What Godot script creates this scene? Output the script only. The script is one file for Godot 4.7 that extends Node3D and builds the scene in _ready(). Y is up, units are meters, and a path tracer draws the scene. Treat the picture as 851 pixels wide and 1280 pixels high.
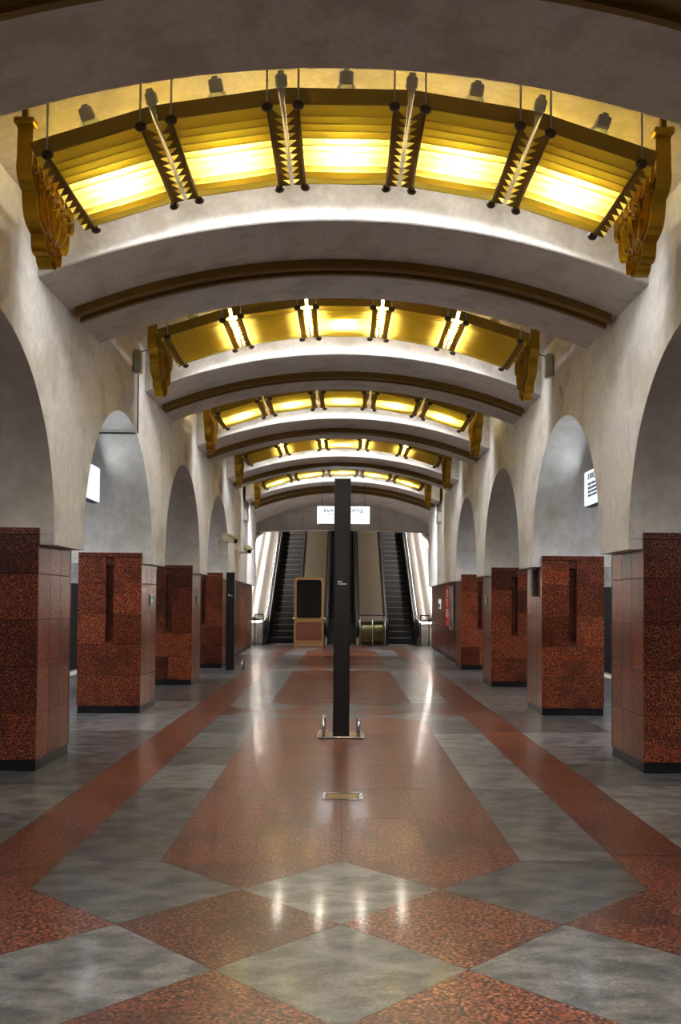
extends Node3D
# An underground railway hall. Helper coordinates: x across, y up, d metres down the hall (world z = -d).

const BAY := 4.405
const PIL := 8.60          # front face of the first pillar in view
const PD := 1.04           # pillar length along the hall
const PX := 2.85           # hall side of the pillars
const PW := 0.90           # pillar width across
const WX := 2.72           # hall face of the white arcade wall
const CROWN := 5.0
const RV := 7.1            # radius of the vault ribs
const RIBW := 2.1
const H := 0.555           # half diagonal of the floor diamonds

var M := {}
var used := {}
var boxes := {}
var rng := RandomNumberGenerator.new()

# ------------------------------------------------------------------ helpers
func P(x: float, y: float, d: float) -> Vector3:
	return Vector3(x, y, -d)

func begin(smooth := false) -> SurfaceTool:
	var st := SurfaceTool.new()
	st.begin(Mesh.PRIMITIVE_TRIANGLES)
	st.set_smooth_group(0 if smooth else -1)
	return st

func tri(st: SurfaceTool, a: Vector3, b: Vector3, c: Vector3) -> void:
	st.add_vertex(a); st.add_vertex(b); st.add_vertex(c)

func quad(st: SurfaceTool, a: Vector3, b: Vector3, c: Vector3, e: Vector3) -> void:
	tri(st, a, b, c); tri(st, a, c, e)

func add_box(st: SurfaceTool, c: Vector3, s: Vector3, b := Basis.IDENTITY) -> void:
	var h := s / 2.0
	var v := []
	for i in 8:
		v.append(c + b * Vector3(h.x if i & 1 else -h.x, h.y if i & 2 else -h.y, h.z if i & 4 else -h.z))
	for f in [[4, 6, 7, 5], [1, 3, 2, 0], [5, 7, 3, 1], [0, 2, 6, 4], [6, 2, 3, 7], [0, 4, 5, 1]]:
		quad(st, v[f[0]], v[f[1]], v[f[2]], v[f[3]])

func bev_box(st: SurfaceTool, c: Vector3, s: Vector3, r: float, b := Basis.IDENTITY) -> void:
	var h := s / 2.0
	var ax := [Vector3.RIGHT, Vector3.UP, Vector3.BACK]
	var pt := func(i: int, k: int) -> Vector3:   # corner i on the face of axis k
		var o := Vector3(1 if i & 1 else -1, 1 if i & 2 else -1, 1 if i & 4 else -1)
		var q := Vector3(o.x * (h.x - (0.0 if k == 0 else r)), o.y * (h.y - (0.0 if k == 1 else r)), o.z * (h.z - (0.0 if k == 2 else r)))
		return c + b * q
	var out := func(a: Vector3, e: Vector3, f: Vector3) -> void:
		var n := (e - a).cross(f - a)
		if n.dot((a + e + f) / 3.0 - c) > 0.0:
			tri(st, a, f, e)
		else:
			tri(st, a, e, f)
	for k in 3:
		var k1 := (k + 1) % 3
		var k2 := (k + 2) % 3
		for s0 in 2:
			var i0 := s0 << k
			var q := [pt.call(i0, k), pt.call(i0 | 1 << k1, k), pt.call(i0 | 1 << k1 | 1 << k2, k), pt.call(i0 | 1 << k2, k)]
			out.call(q[0], q[1], q[2]); out.call(q[0], q[2], q[3])
		for a in 2:
			for e in 2:
				var i0 := (a << k1) | (e << k2)
				var i1 := i0 | 1 << k
				var q := [pt.call(i0, k1), pt.call(i1, k1), pt.call(i1, k2), pt.call(i0, k2)]
				out.call(q[0], q[1], q[2]); out.call(q[0], q[2], q[3])
	for i in 8:
		out.call(pt.call(i, 0), pt.call(i, 1), pt.call(i, 2))

func bbox(s: Vector3, r := 0.003) -> ArrayMesh:
	var key := "%.4f %.4f %.4f %.4f" % [s.x, s.y, s.z, r]
	if not boxes.has(key):
		var st := begin()
		bev_box(st, Vector3.ZERO, s, r)
		boxes[key] = done(st)
	return boxes[key]

func done(st: SurfaceTool) -> ArrayMesh:
	st.generate_normals()
	return st.commit()

func tube(st: SurfaceTool, pts: Array, r: float, sides := 8, closed := false) -> void:
	var n := pts.size()
	var rings := []
	var up := Vector3.UP
	for i in n:
		var a: Vector3 = pts[(i - 1 + n) % n] if closed or i > 0 else pts[0]
		var b: Vector3 = pts[(i + 1) % n] if closed or i < n - 1 else pts[n - 1]
		var t := (b - a).normalized()
		if absf(t.dot(up)) > 0.95:
			up = Vector3.RIGHT if absf(t.x) < 0.9 else Vector3.BACK
		var u := t.cross(up).normalized()
		var w := u.cross(t).normalized()
		up = w
		var ring := []
		for k in sides:
			var g := TAU * k / sides
			ring.append(pts[i] + (u * cos(g) + w * sin(g)) * r)
		rings.append(ring)
	for i in (n if closed else n - 1):
		for k in sides:
			quad(st, rings[i][k], rings[i][(k + 1) % sides], rings[(i + 1) % n][(k + 1) % sides], rings[(i + 1) % n][k])
	if not closed:
		for k in range(1, sides - 1):
			tri(st, rings[0][0], rings[0][k + 1], rings[0][k])
			tri(st, rings[n - 1][0], rings[n - 1][k], rings[n - 1][k + 1])

func lathe(st: SurfaceTool, prof: Array, sides: int, x: Transform3D) -> void:
	for i in prof.size() - 1:
		for k in sides:
			var a := TAU * k / sides
			var b := TAU * (k + 1) / sides
			var p: Vector2 = prof[i]
			var q: Vector2 = prof[i + 1]
			quad(st, x * Vector3(p.x * cos(a), p.y, p.x * sin(a)), x * Vector3(q.x * cos(a), q.y, q.x * sin(a)), x * Vector3(q.x * cos(b), q.y, q.x * sin(b)), x * Vector3(p.x * cos(b), p.y, p.x * sin(b)))

# a bent sheet: polyline (s along the hall, t up), standing across x0..x1
func ribbon(st: SurfaceTool, pts: Array, x0: float, x1: float, th: float, closed := false) -> void:
	var n := pts.size()
	var l := []
	var r := []
	for i in n:
		var a: Vector2 = pts[(i - 1 + n) % n] if closed or i > 0 else pts[0]
		var b: Vector2 = pts[(i + 1) % n] if closed or i < n - 1 else pts[n - 1]
		var nn := (b - a).normalized().orthogonal() * th / 2.0
		l.append(pts[i] + nn); r.append(pts[i] - nn)
	var f := func(q: Vector2, x: float) -> Vector3: return Vector3(x, q.y, -q.x)
	for i in (n if closed else n - 1):
		var j := (i + 1) % n
		quad(st, f.call(l[i], x0), f.call(l[j], x0), f.call(l[j], x1), f.call(l[i], x1))
		quad(st, f.call(r[i], x1), f.call(r[j], x1), f.call(r[j], x0), f.call(r[i], x0))
		quad(st, f.call(l[i], x0), f.call(r[i], x0), f.call(r[j], x0), f.call(l[j], x0))
		quad(st, f.call(l[i], x1), f.call(l[j], x1), f.call(r[j], x1), f.call(r[i], x1))

# upright prism over a polygon of (x, d)
func prism(st: SurfaceTool, poly: Array, y0: float, y1: float) -> void:
	var pk := PackedVector2Array(poly)
	var ids := Geometry2D.triangulate_polygon(pk)
	for i in range(0, ids.size(), 3):
		var a: Vector2 = poly[ids[i]]
		var b: Vector2 = poly[ids[i + 1]]
		var c: Vector2 = poly[ids[i + 2]]
		if (b - a).cross(c - a) > 0.0:
			var t := b; b = c; c = t
		tri(st, P(a.x, y1, a.y), P(b.x, y1, b.y), P(c.x, y1, c.y))
		tri(st, P(a.x, y0, a.y), P(c.x, y0, c.y), P(b.x, y0, b.y))
	for i in poly.size():
		var a: Vector2 = poly[i]
		var b: Vector2 = poly[(i + 1) % poly.size()]
		quad(st, P(a.x, y0, a.y), P(a.x, y1, a.y), P(b.x, y1, b.y), P(b.x, y0, b.y))

func numbered(called: String) -> String:
	if not used.has(called):
		used[called] = 0
		return called
	used[called] += 1
	return "%s_%03d" % [called, used[called]]

func obj(called: String, mesh: Mesh, m: Material, parent: Node = null, at := Vector3.ZERO) -> MeshInstance3D:
	var o := MeshInstance3D.new()
	o.mesh = mesh
	o.material_override = null
	o.set_surface_override_material(0, m)
	o.position = at
	if parent:
		o.name = called
		parent.add_child(o, true)
	else:
		o.name = numbered(called)
		add_child(o, true)
	return o

func ob(called: String, st: SurfaceTool, m: Material, parent: Node = null, at := Vector3.ZERO) -> MeshInstance3D:
	return obj(called, done(st), m, parent, at)

func struct(o: Node3D, label: String) -> Node3D:
	o.set_meta("kind", "structure")
	o.set_meta("label", label)
	return o

func tag(o: Node3D, label: String, category: String, group := "") -> Node3D:
	o.set_meta("label", label)
	o.set_meta("category", category)
	if group: o.set_meta("group", group)
	return o

func thing(called: String, label: String, category: String, at := Vector3.ZERO, group := "") -> Node3D:
	var o := Node3D.new()
	o.name = numbered(called)
	o.position = at
	add_child(o, true)
	tag(o, label, category, group)
	return o

func vy(x: float, crown := CROWN, r := RV) -> float:
	return crown - r + sqrt(r * r - x * x)

func ordinal(i: int) -> String:
	return ["first", "second", "third", "fourth", "fifth", "sixth", "seventh"][i]

# ------------------------------------------------------------------ materials
func noise(seed_: int, freq: float, oct := 3, type := FastNoiseLite.TYPE_SIMPLEX_SMOOTH) -> PackedByteArray:
	var n := FastNoiseLite.new()
	n.seed = seed_
	n.frequency = freq
	n.noise_type = type
	n.fractal_octaves = oct
	if oct <= 1: n.fractal_type = FastNoiseLite.FRACTAL_NONE
	var im := n.get_seamless_image(512, 512)
	im.convert(Image.FORMAT_L8)
	return im.get_data()

func tex(fn: Callable, layers: Array) -> ImageTexture:
	var data := PackedByteArray()
	data.resize(512 * 512 * 3)
	for i in 512 * 512:
		var v := []
		for l in layers: v.append(l[i] / 255.0)
		var c: Color = fn.call(v)
		data[i * 3] = int(clampf(c.r, 0, 1) * 255)
		data[i * 3 + 1] = int(clampf(c.g, 0, 1) * 255)
		data[i * 3 + 2] = int(clampf(c.b, 0, 1) * 255)
	return ImageTexture.create_from_image(Image.create_from_data(512, 512, false, Image.FORMAT_RGB8, data))

func mat(c: Color, rough := 0.5, metal := 0.0, t: Texture2D = null, scale := Vector3.ONE, offset := Vector3.ZERO) -> StandardMaterial3D:
	var m := StandardMaterial3D.new()
	m.albedo_color = c
	m.roughness = rough
	m.metallic = metal
	m.cull_mode = BaseMaterial3D.CULL_DISABLED
	if t:
		m.albedo_texture = t
		m.uv1_triplanar = true
		m.uv1_world_triplanar = true
		m.uv1_scale = scale
		m.uv1_offset = offset
	return m

func glow(c: Color, e: float) -> StandardMaterial3D:
	var m := mat(c, 0.5)
	m.emission_enabled = true
	m.emission = c
	m.emission_energy_multiplier = e
	return m

func materials() -> void:
	var fine := noise(3, 0.13, 2)
	var fine2 := noise(9, 0.17, 1)
	var mid := noise(5, 0.045, 3)
	var coarse := noise(7, 0.006, 4)
	var streak := noise(11, 0.012, 4)
	var red := tex(func(v: Array) -> Color:
		var c := Color(0.50, 0.215, 0.115).lerp(Color(0.62, 0.30, 0.175), smoothstep(0.3, 0.75, v[2]))
		c = c.lerp(Color(0.72, 0.47, 0.35), smoothstep(0.62, 0.8, v[1]) * 0.6)
		c = c.lerp(Color(0.15, 0.09, 0.075), smoothstep(0.45, 0.30, v[0]) * 0.9)
		c = c.lerp(Color(0.12, 0.08, 0.07), smoothstep(0.26, 0.16, v[1]) * 0.85)
		c = c.lerp(Color(0.80, 0.62, 0.52), smoothstep(0.80, 0.88, v[1]) * 0.6)
		c = c.lerp(Color(0.22, 0.11, 0.08), smoothstep(0.40, 0.2, v[3]) * 0.3)
		return c, [fine, fine2, mid, coarse])
	var grey := tex(func(v: Array) -> Color:
		var g := lerpf(0.42, 0.60, smoothstep(0.2, 0.8, v[0]))
		g += (v[1] - 0.5) * 0.14 + (v[2] - 0.5) * 0.16
		g = lerpf(g, 0.70, smoothstep(0.70, 0.84, v[3]) * 0.35)
		return Color(g, g * 0.985, g * 0.975), [streak, mid, fine2, coarse])
	var plas := tex(func(v: Array) -> Color:
		var g: float = 0.86 + (v[1] - 0.5) * 0.10 + (v[2] - 0.5) * 0.05
		var c := Color(g, g * 0.985, g * 0.96)
		return c.lerp(Color(0.62, 0.59, 0.53), smoothstep(0.5, 0.15, v[0]) * 0.35), [coarse, mid, fine])
	for i in 5:
		var k: float = [0.92, 0.80, 1.02, 0.70, 0.86][i]
		M["red%d" % i] = mat(Color(k, k, k), 0.28, 0, red, Vector3.ONE * 0.55, Vector3(0.31 * i, 0.17 * i, 0.23 * i))
		var w: float = [0.80, 0.86, 0.72, 0.64, 0.76][i]
		M["floor_red%d" % i] = mat(Color(1.0 * w, 1.12 * w, 1.22 * w), 0.3, 0, red, Vector3.ONE * 0.5, Vector3(0.11 * i, 0.37 * i, 0.19 * i))
		var q: float = [0.76, 0.67, 0.85, 0.60, 0.72][i]
		M["grey%d" % i] = mat(Color(q, q, q), 0.3, 0, grey, Vector3(0.42, 0.7, 0.8), Vector3(0.27 * i, 0.13 * i, 0.41 * i))
	for key in M:
		M[key].clearcoat_enabled = true
		M[key].clearcoat = 0.12 if key.begins_with("red") else 0.25
		M[key].clearcoat_roughness = 0.1
		M[key].metallic_specular = 0.35
	M.plaster = mat(Color(0.97, 0.97, 0.97), 0.75, 0, plas, Vector3.ONE * 0.3)
	M.soffit = mat(Color(0.90, 0.89, 0.89), 0.8, 0, plas, Vector3.ONE * 0.55, Vector3(0.4, 0.2, 0.7))
	M.joint = mat(Color(0.30, 0.27, 0.25), 0.85)
	M.core = mat(Color(0.36, 0.30, 0.26), 0.8)
	M.plinth = mat(Color(0.055, 0.05, 0.05), 0.35)
	M.brass = mat(Color(0.78, 0.62, 0.12), 0.26, 0.65)
	M.brass_dark = mat(Color(0.46, 0.36, 0.11), 0.45, 0.1)
	M.bronze = mat(Color(0.44, 0.34, 0.13), 0.36, 0.3)
	M.lip = mat(Color(0.70, 0.55, 0.10), 0.4, 0.2)
	M.knob = mat(Color(0.25, 0.18, 0.06), 0.45, 0.1)
	M.fascia = mat(Color(0.60, 0.48, 0.14), 0.45)
	M.slat = mat(Color(0.86, 0.76, 0.20), 0.35)
	M.slat.backlight_enabled = true
	M.slat.backlight = Color(1.0, 0.93, 0.45)
	M.grey_metal = mat(Color(0.72, 0.72, 0.70), 0.45, 0.3)
	M.steel = mat(Color(0.75, 0.75, 0.76), 0.22, 1.0)
	M.silver = mat(Color(0.92, 0.90, 0.88), 0.22, 0.9)
	M.black = mat(Color(0.06, 0.055, 0.06), 0.4)
	M.totem = mat(Color(0.075, 0.068, 0.072), 0.42)
	M.totem_edge = mat(Color(0.20, 0.19, 0.20), 0.35, 0.4)
	M.step = mat(Color(0.16, 0.15, 0.15), 0.5, 0.3)
	M.step_edge = mat(Color(0.36, 0.34, 0.33), 0.4, 0.5)
	M.rubber = mat(Color(0.03, 0.03, 0.035), 0.3)
	M.deck = mat(Color(0.31, 0.27, 0.21), 0.45)
	M.olive = mat(Color(0.30, 0.28, 0.15), 0.3, 0.7)
	M.cabin_frame = mat(Color(0.45, 0.32, 0.16), 0.45)
	M.cabin_panel = mat(Color(0.33, 0.14, 0.07), 0.5)
	M.cabin_glass = mat(Color(0.035, 0.035, 0.04), 0.08)
	M.cream = mat(Color(0.80, 0.76, 0.62), 0.5)
	M.dark_cream = mat(Color(0.60, 0.54, 0.47), 0.6)
	M.tube_off = mat(Color(0.88, 0.88, 0.86), 0.3)
	M.tube_on = glow(Color(1.0, 0.97, 0.92), 4.0)
	M.bulb_on = glow(Color(1.0, 0.96, 0.86), 18.0)
	M.sign_white = glow(Color(0.93, 0.97, 1.0), 0.42)
	M.sign_white.albedo_color = Color(0.45, 0.47, 0.5)
	M.sign_case = mat(Color(0.22, 0.22, 0.23), 0.5)
	M.ink = mat(Color(0.25, 0.30, 0.38), 0.6)
	M.ink_soft = mat(Color(0.45, 0.52, 0.62), 0.6)
	M.lamp_cool = glow(Color(0.92, 0.96, 1.0), 4.0)
	M.track_dark = mat(Color(0.10, 0.09, 0.09), 0.6)
	M.green = mat(Color(0.05, 0.36, 0.22), 0.5)
	M.white_paint = mat(Color(0.85, 0.88, 0.85), 0.5)
	M.poster_red = mat(Color(0.80, 0.09, 0.08), 0.5)
	M.poster_grey = mat(Color(0.70, 0.74, 0.78), 0.4, 0, plas, Vector3(1, 1, 1))
	M.lens_glass = mat(Color(0.02, 0.02, 0.03), 0.1)
	M.pale_edge = mat(Color(0.85, 0.80, 0.72), 0.4)

# ------------------------------------------------------------------ scene
func _ready() -> void:
	rng.seed = 20240611
	# camera
	var f := 1140.5
	var cam := Camera3D.new()
	cam.name = "camera"
	add_child(cam)
	cam.projection = Camera3D.PROJECTION_FRUSTUM
	cam.near = 0.05
	cam.far = 200.0
	cam.keep_aspect = Camera3D.KEEP_HEIGHT
	cam.size = 1280.0 / f * cam.near
	cam.frustum_offset = Vector2(-21.26, 83.1) / f * cam.near
	cam.position = Vector3(-0.007, 1.6, 0)
	cam.rotation = Vector3(0.0257, -0.017, 0.0069)
	cam.current = true
	# environment: no sky reaches the hall
	var env := Environment.new()
	env.background_mode = Environment.BG_COLOR
	env.background_color = Color.BLACK
	env.tonemap_mode = Environment.TONE_MAPPER_LINEAR
	env.tonemap_exposure = 2.5
	env.sdfgi_enabled = true
	env.ssao_enabled = true
	env.ssil_enabled = true
	var we := WorldEnvironment.new()
	we.name = "environment"
	we.environment = env
	add_child(we)
	materials()
	# large linear lights of the two platforms
	for s in [-1, 1]:
		platform_lamps(s)
	tunnel_lamps()
	# structure
	floor_()
	for s in [-1, 1]:
		arcade(s)
		end_wall(s)
		platform(s)
	ceiling()
	hall_ends()
	# pillars
	for s in [-1, 1]:
		for k in range(-2, 4):
			pillar(s, k)
	# lamps and their fan ornaments
	for k in range(-1, 5):
		lamp(k)
		for s in [-1, 1]:
			fan(s, k)
	escalators()
	cabin()
	totem(Vector3(-0.006, 0, -10.9), 3.07, "tall black information pylon on a chrome base plate in the middle of the hall", true)
	totem(Vector3(-2.60, 0, -21.35), 2.27, "short black information pylon standing against a red granite pillar", false)
	signs()
	wall_things()

# ------------------------------------------------------------------ lights of the place and added fill lamps
func area(parent: Node, called: String, at: Vector3, size: Vector2, energy: float, c: Color, rot := Vector3(-PI / 2, 0, 0)) -> void:
	var a := AreaLight3D.new()
	a.name = called
	a.area_size = size
	a.light_energy = energy
	a.light_color = c
	a.area_range = 40.0
	a.shadow_enabled = true
	a.position = at
	a.rotation = rot
	parent.add_child(a, true)

func platform_lamps(s: int) -> void:
	for k in 4:
		var d := 2.5 + k * 8.8
		var t := thing("platform_luminaire", "tube luminaire over the platform, %s from the escalators, %s" % [ordinal(3 - k), "security camera side" if s < 0 else "red poster side"], "lamp", P(s * 5.0, 4.0, d), "platform luminaires")
		var st := begin()
		bev_box(st, Vector3(0, 0.05, 0), Vector3(0.22, 0.07, 4.4), 0.01)
		ob("housing", st, M.grey_metal, t)
		st = begin()
		add_box(st, Vector3(0, 0.0, 0), Vector3(0.14, 0.03, 4.3))
		ob("diffuser", st, M.lamp_cool, t)
		area(t, "platform_light", Vector3(0, -0.03, 0), Vector2(0.14, 4.3), 4.8, Color(0.93, 0.95, 1.0))

func tunnel_lamps() -> void:
	for s in [-1, 1]:
		for k in 4:
			var d := 35.2 + k * 3.2
			var y := maxf(0.0, d - 34.6) * 0.577 + 3.3
			var t := thing("tunnel_luminaire", "%s tube luminaire up the escalator tunnel, %s" % [ordinal(k), "security camera side" if s < 0 else "red poster side"], "lamp", P(s * 3.45, y, d), "escalator tunnel luminaires")
			t.rotation.x = PI / 6
			var st := begin()
			bev_box(st, Vector3(0, 0.05, 0), Vector3(0.2, 0.07, 2.0), 0.01)
			ob("housing", st, M.grey_metal, t)
			st = begin()
			add_box(st, Vector3(0, 0, 0), Vector3(0.13, 0.03, 1.9))
			ob("diffuser", st, M.lamp_cool, t)
			area(t, "tunnel_light", Vector3(0, -0.03, 0), Vector2(0.13, 1.9), 5.0, Color(1.0, 0.97, 0.93))

	# added unseen fill tubes behind the last rib, brightening the bulkhead
	var ct := thing("added_fill_lamp", "added unseen row of white fill tubes behind the last vault rib before the escalators", "lamp", P(0, 5.13, 27.72))
	for i in range(-2, 3):
		var a := i * 0.145
		added_fill_tube(ct, Transform3D(Basis(Vector3.BACK, -a), Vector3(6.6 * sin(a), 6.6 * cos(a) - 6.6 - 0.20, 0)), 3.2)
	# added unseen fill lamps round the lobby corners, brightening the bulkhead
	for s in [-1, 1]:
		var t := thing("added_lobby_fill", "added unseen fill lamp round the corner of the escalator lobby, " + ("security camera side" if s < 0 else "red poster side"), "lamp", P(s * 4.24, 3.2, 32.85), "added escalator lobby fill lamps")
		var st := begin()
		bev_box(st, Vector3(0, 0, 0), Vector3(0.06, 0.9, 0.3), 0.01)
		ob("housing", st, M.grey_metal, t)
		st = begin()
		add_box(st, Vector3(-s * 0.04, 0, 0), Vector3(0.03, 0.8, 0.24))
		ob("diffuser", st, M.lamp_cool, t)
		area(t, "added_lobby_light", Vector3(-s * 0.07, 0, 0), Vector2(0.24, 0.8), 12.0, Color(0.97, 0.96, 1.0), Vector3(0.25, s * PI / 2 - s * 0.5, 0))

# ------------------------------------------------------------------ floor
func slab(fl: Node, called: String, poly: Array, kind: String, v := -1) -> void:
	var c := Vector2.ZERO
	for p in poly: c += p
	c /= poly.size()
	var q := []
	for p in poly:
		var dv: Vector2 = p - c
		q.append(dv - Vector2(signf(dv.x) * 0.0015, signf(dv.y) * 0.0015) if poly.size() == 4 else dv * (1.0 - 0.002 / maxf(dv.length(), 0.05)))
	var key := kind.left(1)
	for p in q: key += "%.3f,%.3f;" % [p.x, p.y]
	if not boxes.has(key):
		var st := begin()
		prism(st, q, -0.02, 0.0)
		boxes[key] = done(st)
	if v < 0: v = rng.randi() % 5
	obj(called, boxes[key], M[kind + str(v)], fl, P(c.x, 0.0, c.y))

func rect(x0: float, x1: float, d0: float, d1: float) -> Array:
	return [Vector2(x0, d0), Vector2(x1, d0), Vector2(x1, d1), Vector2(x0, d1)]

func floor_() -> void:
	var st := begin()
	add_box(st, P(0, -0.12, 15.2), Vector3(12.4, 0.236, 37.4))
	var fl := ob("floor", st, M.joint)
	struct(fl, "polished floor of grey stone slabs with red granite bands, panels and diamonds")
	var bi := 1.715
	var bo := 2.225
	var pe := 2 * H
	var mod := BAY * 2
	# rows along the hall
	for m in range(-1, 4):
		var z0 := 3.46 + m * mod           # diamond zone
		var z1 := z0 + 4 * H
		var z2 := z0 + mod
		if z1 > 0.0 and z0 < 33.0:
			var X := [0.0, H, pe, bi]
			var pt := func(i: int, j: int) -> Vector2: return Vector2(signf(i) * X[absi(i)], z0 + j * H)
			for j in [1, 3]:
				slab(fl, "grey_diamond", [pt.call(0, j - 1), pt.call(1, j), pt.call(0, j + 1), pt.call(-1, j)], "grey")
				var e: int = 0 if j == 1 else 4
				for s in [-1, 1]:
					slab(fl, "grey_diamond", [pt.call(2 * s, e), pt.call(3 * s, e), pt.call(3 * s, j), pt.call(2 * s, 2), pt.call(s, j)], "grey")
			for s in [-1, 1]:
				slab(fl, "red_diamond", [pt.call(s, 1), pt.call(2 * s, 2), pt.call(s, 3), pt.call(0, 2)], "floor_red")
				slab(fl, "red_triangle", [pt.call(3 * s, 1), pt.call(3 * s, 3), pt.call(2 * s, 2)], "floor_red")
				slab(fl, "red_triangle", [pt.call(0, 0), pt.call(2 * s, 0), pt.call(s, 1)], "floor_red")
				slab(fl, "red_triangle", [pt.call(0, 4), pt.call(2 * s, 4), pt.call(s, 3)], "floor_red")
		# panel, side strips
		var rows := 6
		var far := z1 > 20.0
		for r in rows:
			var a := z1 + (z2 - z1) * r / rows
			var b := z1 + (z2 - z1) * (r + 1) / rows
			b = minf(b, 33.4)
			if b < -3.0 or a > 33.3: continue
			a = maxf(a, -3.0)
			if far:
				slab(fl, "red_slab", rect(-pe, pe, a, b), "floor_red", 0)
			else:
				for c in 4:
					slab(fl, "red_slab", rect(-pe + c * H, -pe + (c + 1) * H, a, b), "floor_red", [0, 0, 4, 2][rng.randi() % 4])
			for s in [-1, 1]:
				slab(fl, "grey_slab", rect(minf(s * pe, s * bi), maxf(s * pe, s * bi), a, b), "grey")
	# bands and the outer fields beside and between the pillars
	var d := -3.0
	var n := 0
	while d < 33.3:
		var e := minf(d + BAY / 4.0, 33.4)
		for s in [-1, 1]:
			slab(fl, "band_slab", rect(minf(s * bi, s * bo), maxf(s * bi, s * bo), d, e), "floor_red", [0, 4, 4, 1][rng.randi() % 4])
			var xs: Array = [bo, 3.35, 4.45, 5.7]
			for c in 3:
				if c > 0 and (d > 23.5 and d < 32.0): continue
				slab(fl, "side_slab", rect(minf(s * xs[c], s * xs[c + 1]), maxf(s * xs[c], s * xs[c + 1]), d, e), "grey", rng.randi() % 5)
		d = e
		n += 1
	# small steel hatches let into the red panels
	for q in [[0.01, 7.55, 0.30, 0.26], [0.0, 14.9, 0.86, 0.7]]:
		st = begin()
		for g in [-1, 1]:
			add_box(st, P(q[0] + g * q[2] / 2, 0.002, q[1]), Vector3(0.022, 0.006, q[3]))
			add_box(st, P(q[0], 0.002, q[1] + g * q[3] / 2), Vector3(q[2], 0.006, 0.022))
		var fr := ob("hatch_frame", st, M.steel, fl)
		if q[2] < 0.5:
			st = begin()
			add_box(st, P(q[0], 0.001, q[1]), Vector3(q[2] * 0.8, 0.004, q[3] * 0.7))
			ob("hatch_cover", st, M.bronze, fl)

# ------------------------------------------------------------------ white arcade walls
func arch_y(u: float) -> float:     # u = offset from the arch centre
	var a := 1.71
	return 2.22 + 1.70 * sqrt(maxf(0.0, 1.0 - u * u / (a * a)))

func arcade(s: int) -> void:
	var st := begin()
	var sm := begin(true)
	var x0 := s * WX
	var x1 := s * 3.86
	var top := 5.75
	var low := 2.12
	for k in range(-3, 4):
		var p0 := PIL + k * BAY + 0.03      # pier masonry
		var p1 := p0 + PD - 0.06
		quad(st, P(x0, low, p0), P(x0, top, p0), P(x0, top, p1), P(x0, low, p1))
		quad(st, P(x1, low, p0), P(x1, top, p0), P(x1, top, p1), P(x1, low, p1))
		quad(st, P(x0, low, p0), P(x1, low, p0), P(x1, low, p1), P(x0, low, p1))
		if k == 3: break
		var q1 := p0 + BAY
		var c := (p1 + q1) / 2
		var n := 40
		for i in n:
			var t0 := PI * i / n
			var t1 := PI * (i + 1) / n
			var u0 := -1.71 * cos(t0)
			var u1 := -1.71 * cos(t1)
			u0 = clampf(u0, p1 - c, q1 - c); u1 = clampf(u1, p1 - c, q1 - c)
			var y0 := 2.22 + 1.70 * sin(t0)
			var y1 := 2.22 + 1.70 * sin(t1)
			quad(st, P(x0, y0, c + u0), P(x0, top, c + u0), P(x0, top, c + u1), P(x0, y1, c + u1))
			quad(st, P(x1, y0, c + u0), P(x1, top, c + u0), P(x1, top, c + u1), P(x1, y1, c + u1))
			quad(sm, P(x0, y0, c + u0), P(x0, y1, c + u1), P(x1, y1, c + u1), P(x1, y0, c + u0))
		for e in [p1, q1]:
			quad(st, P(x0, low, e), P(x0, 2.22, e), P(x1, 2.22, e), P(x1, low, e))
	var w := ob("wall_left" if s < 0 else "wall_right", st, M.plaster)
	struct(w, "white plastered arcade wall of round arches above the granite pillars" + (" on the security camera side" if s < 0 else " on the red poster side"))
	ob("arch_intrados", sm, M.plaster, w)

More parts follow.
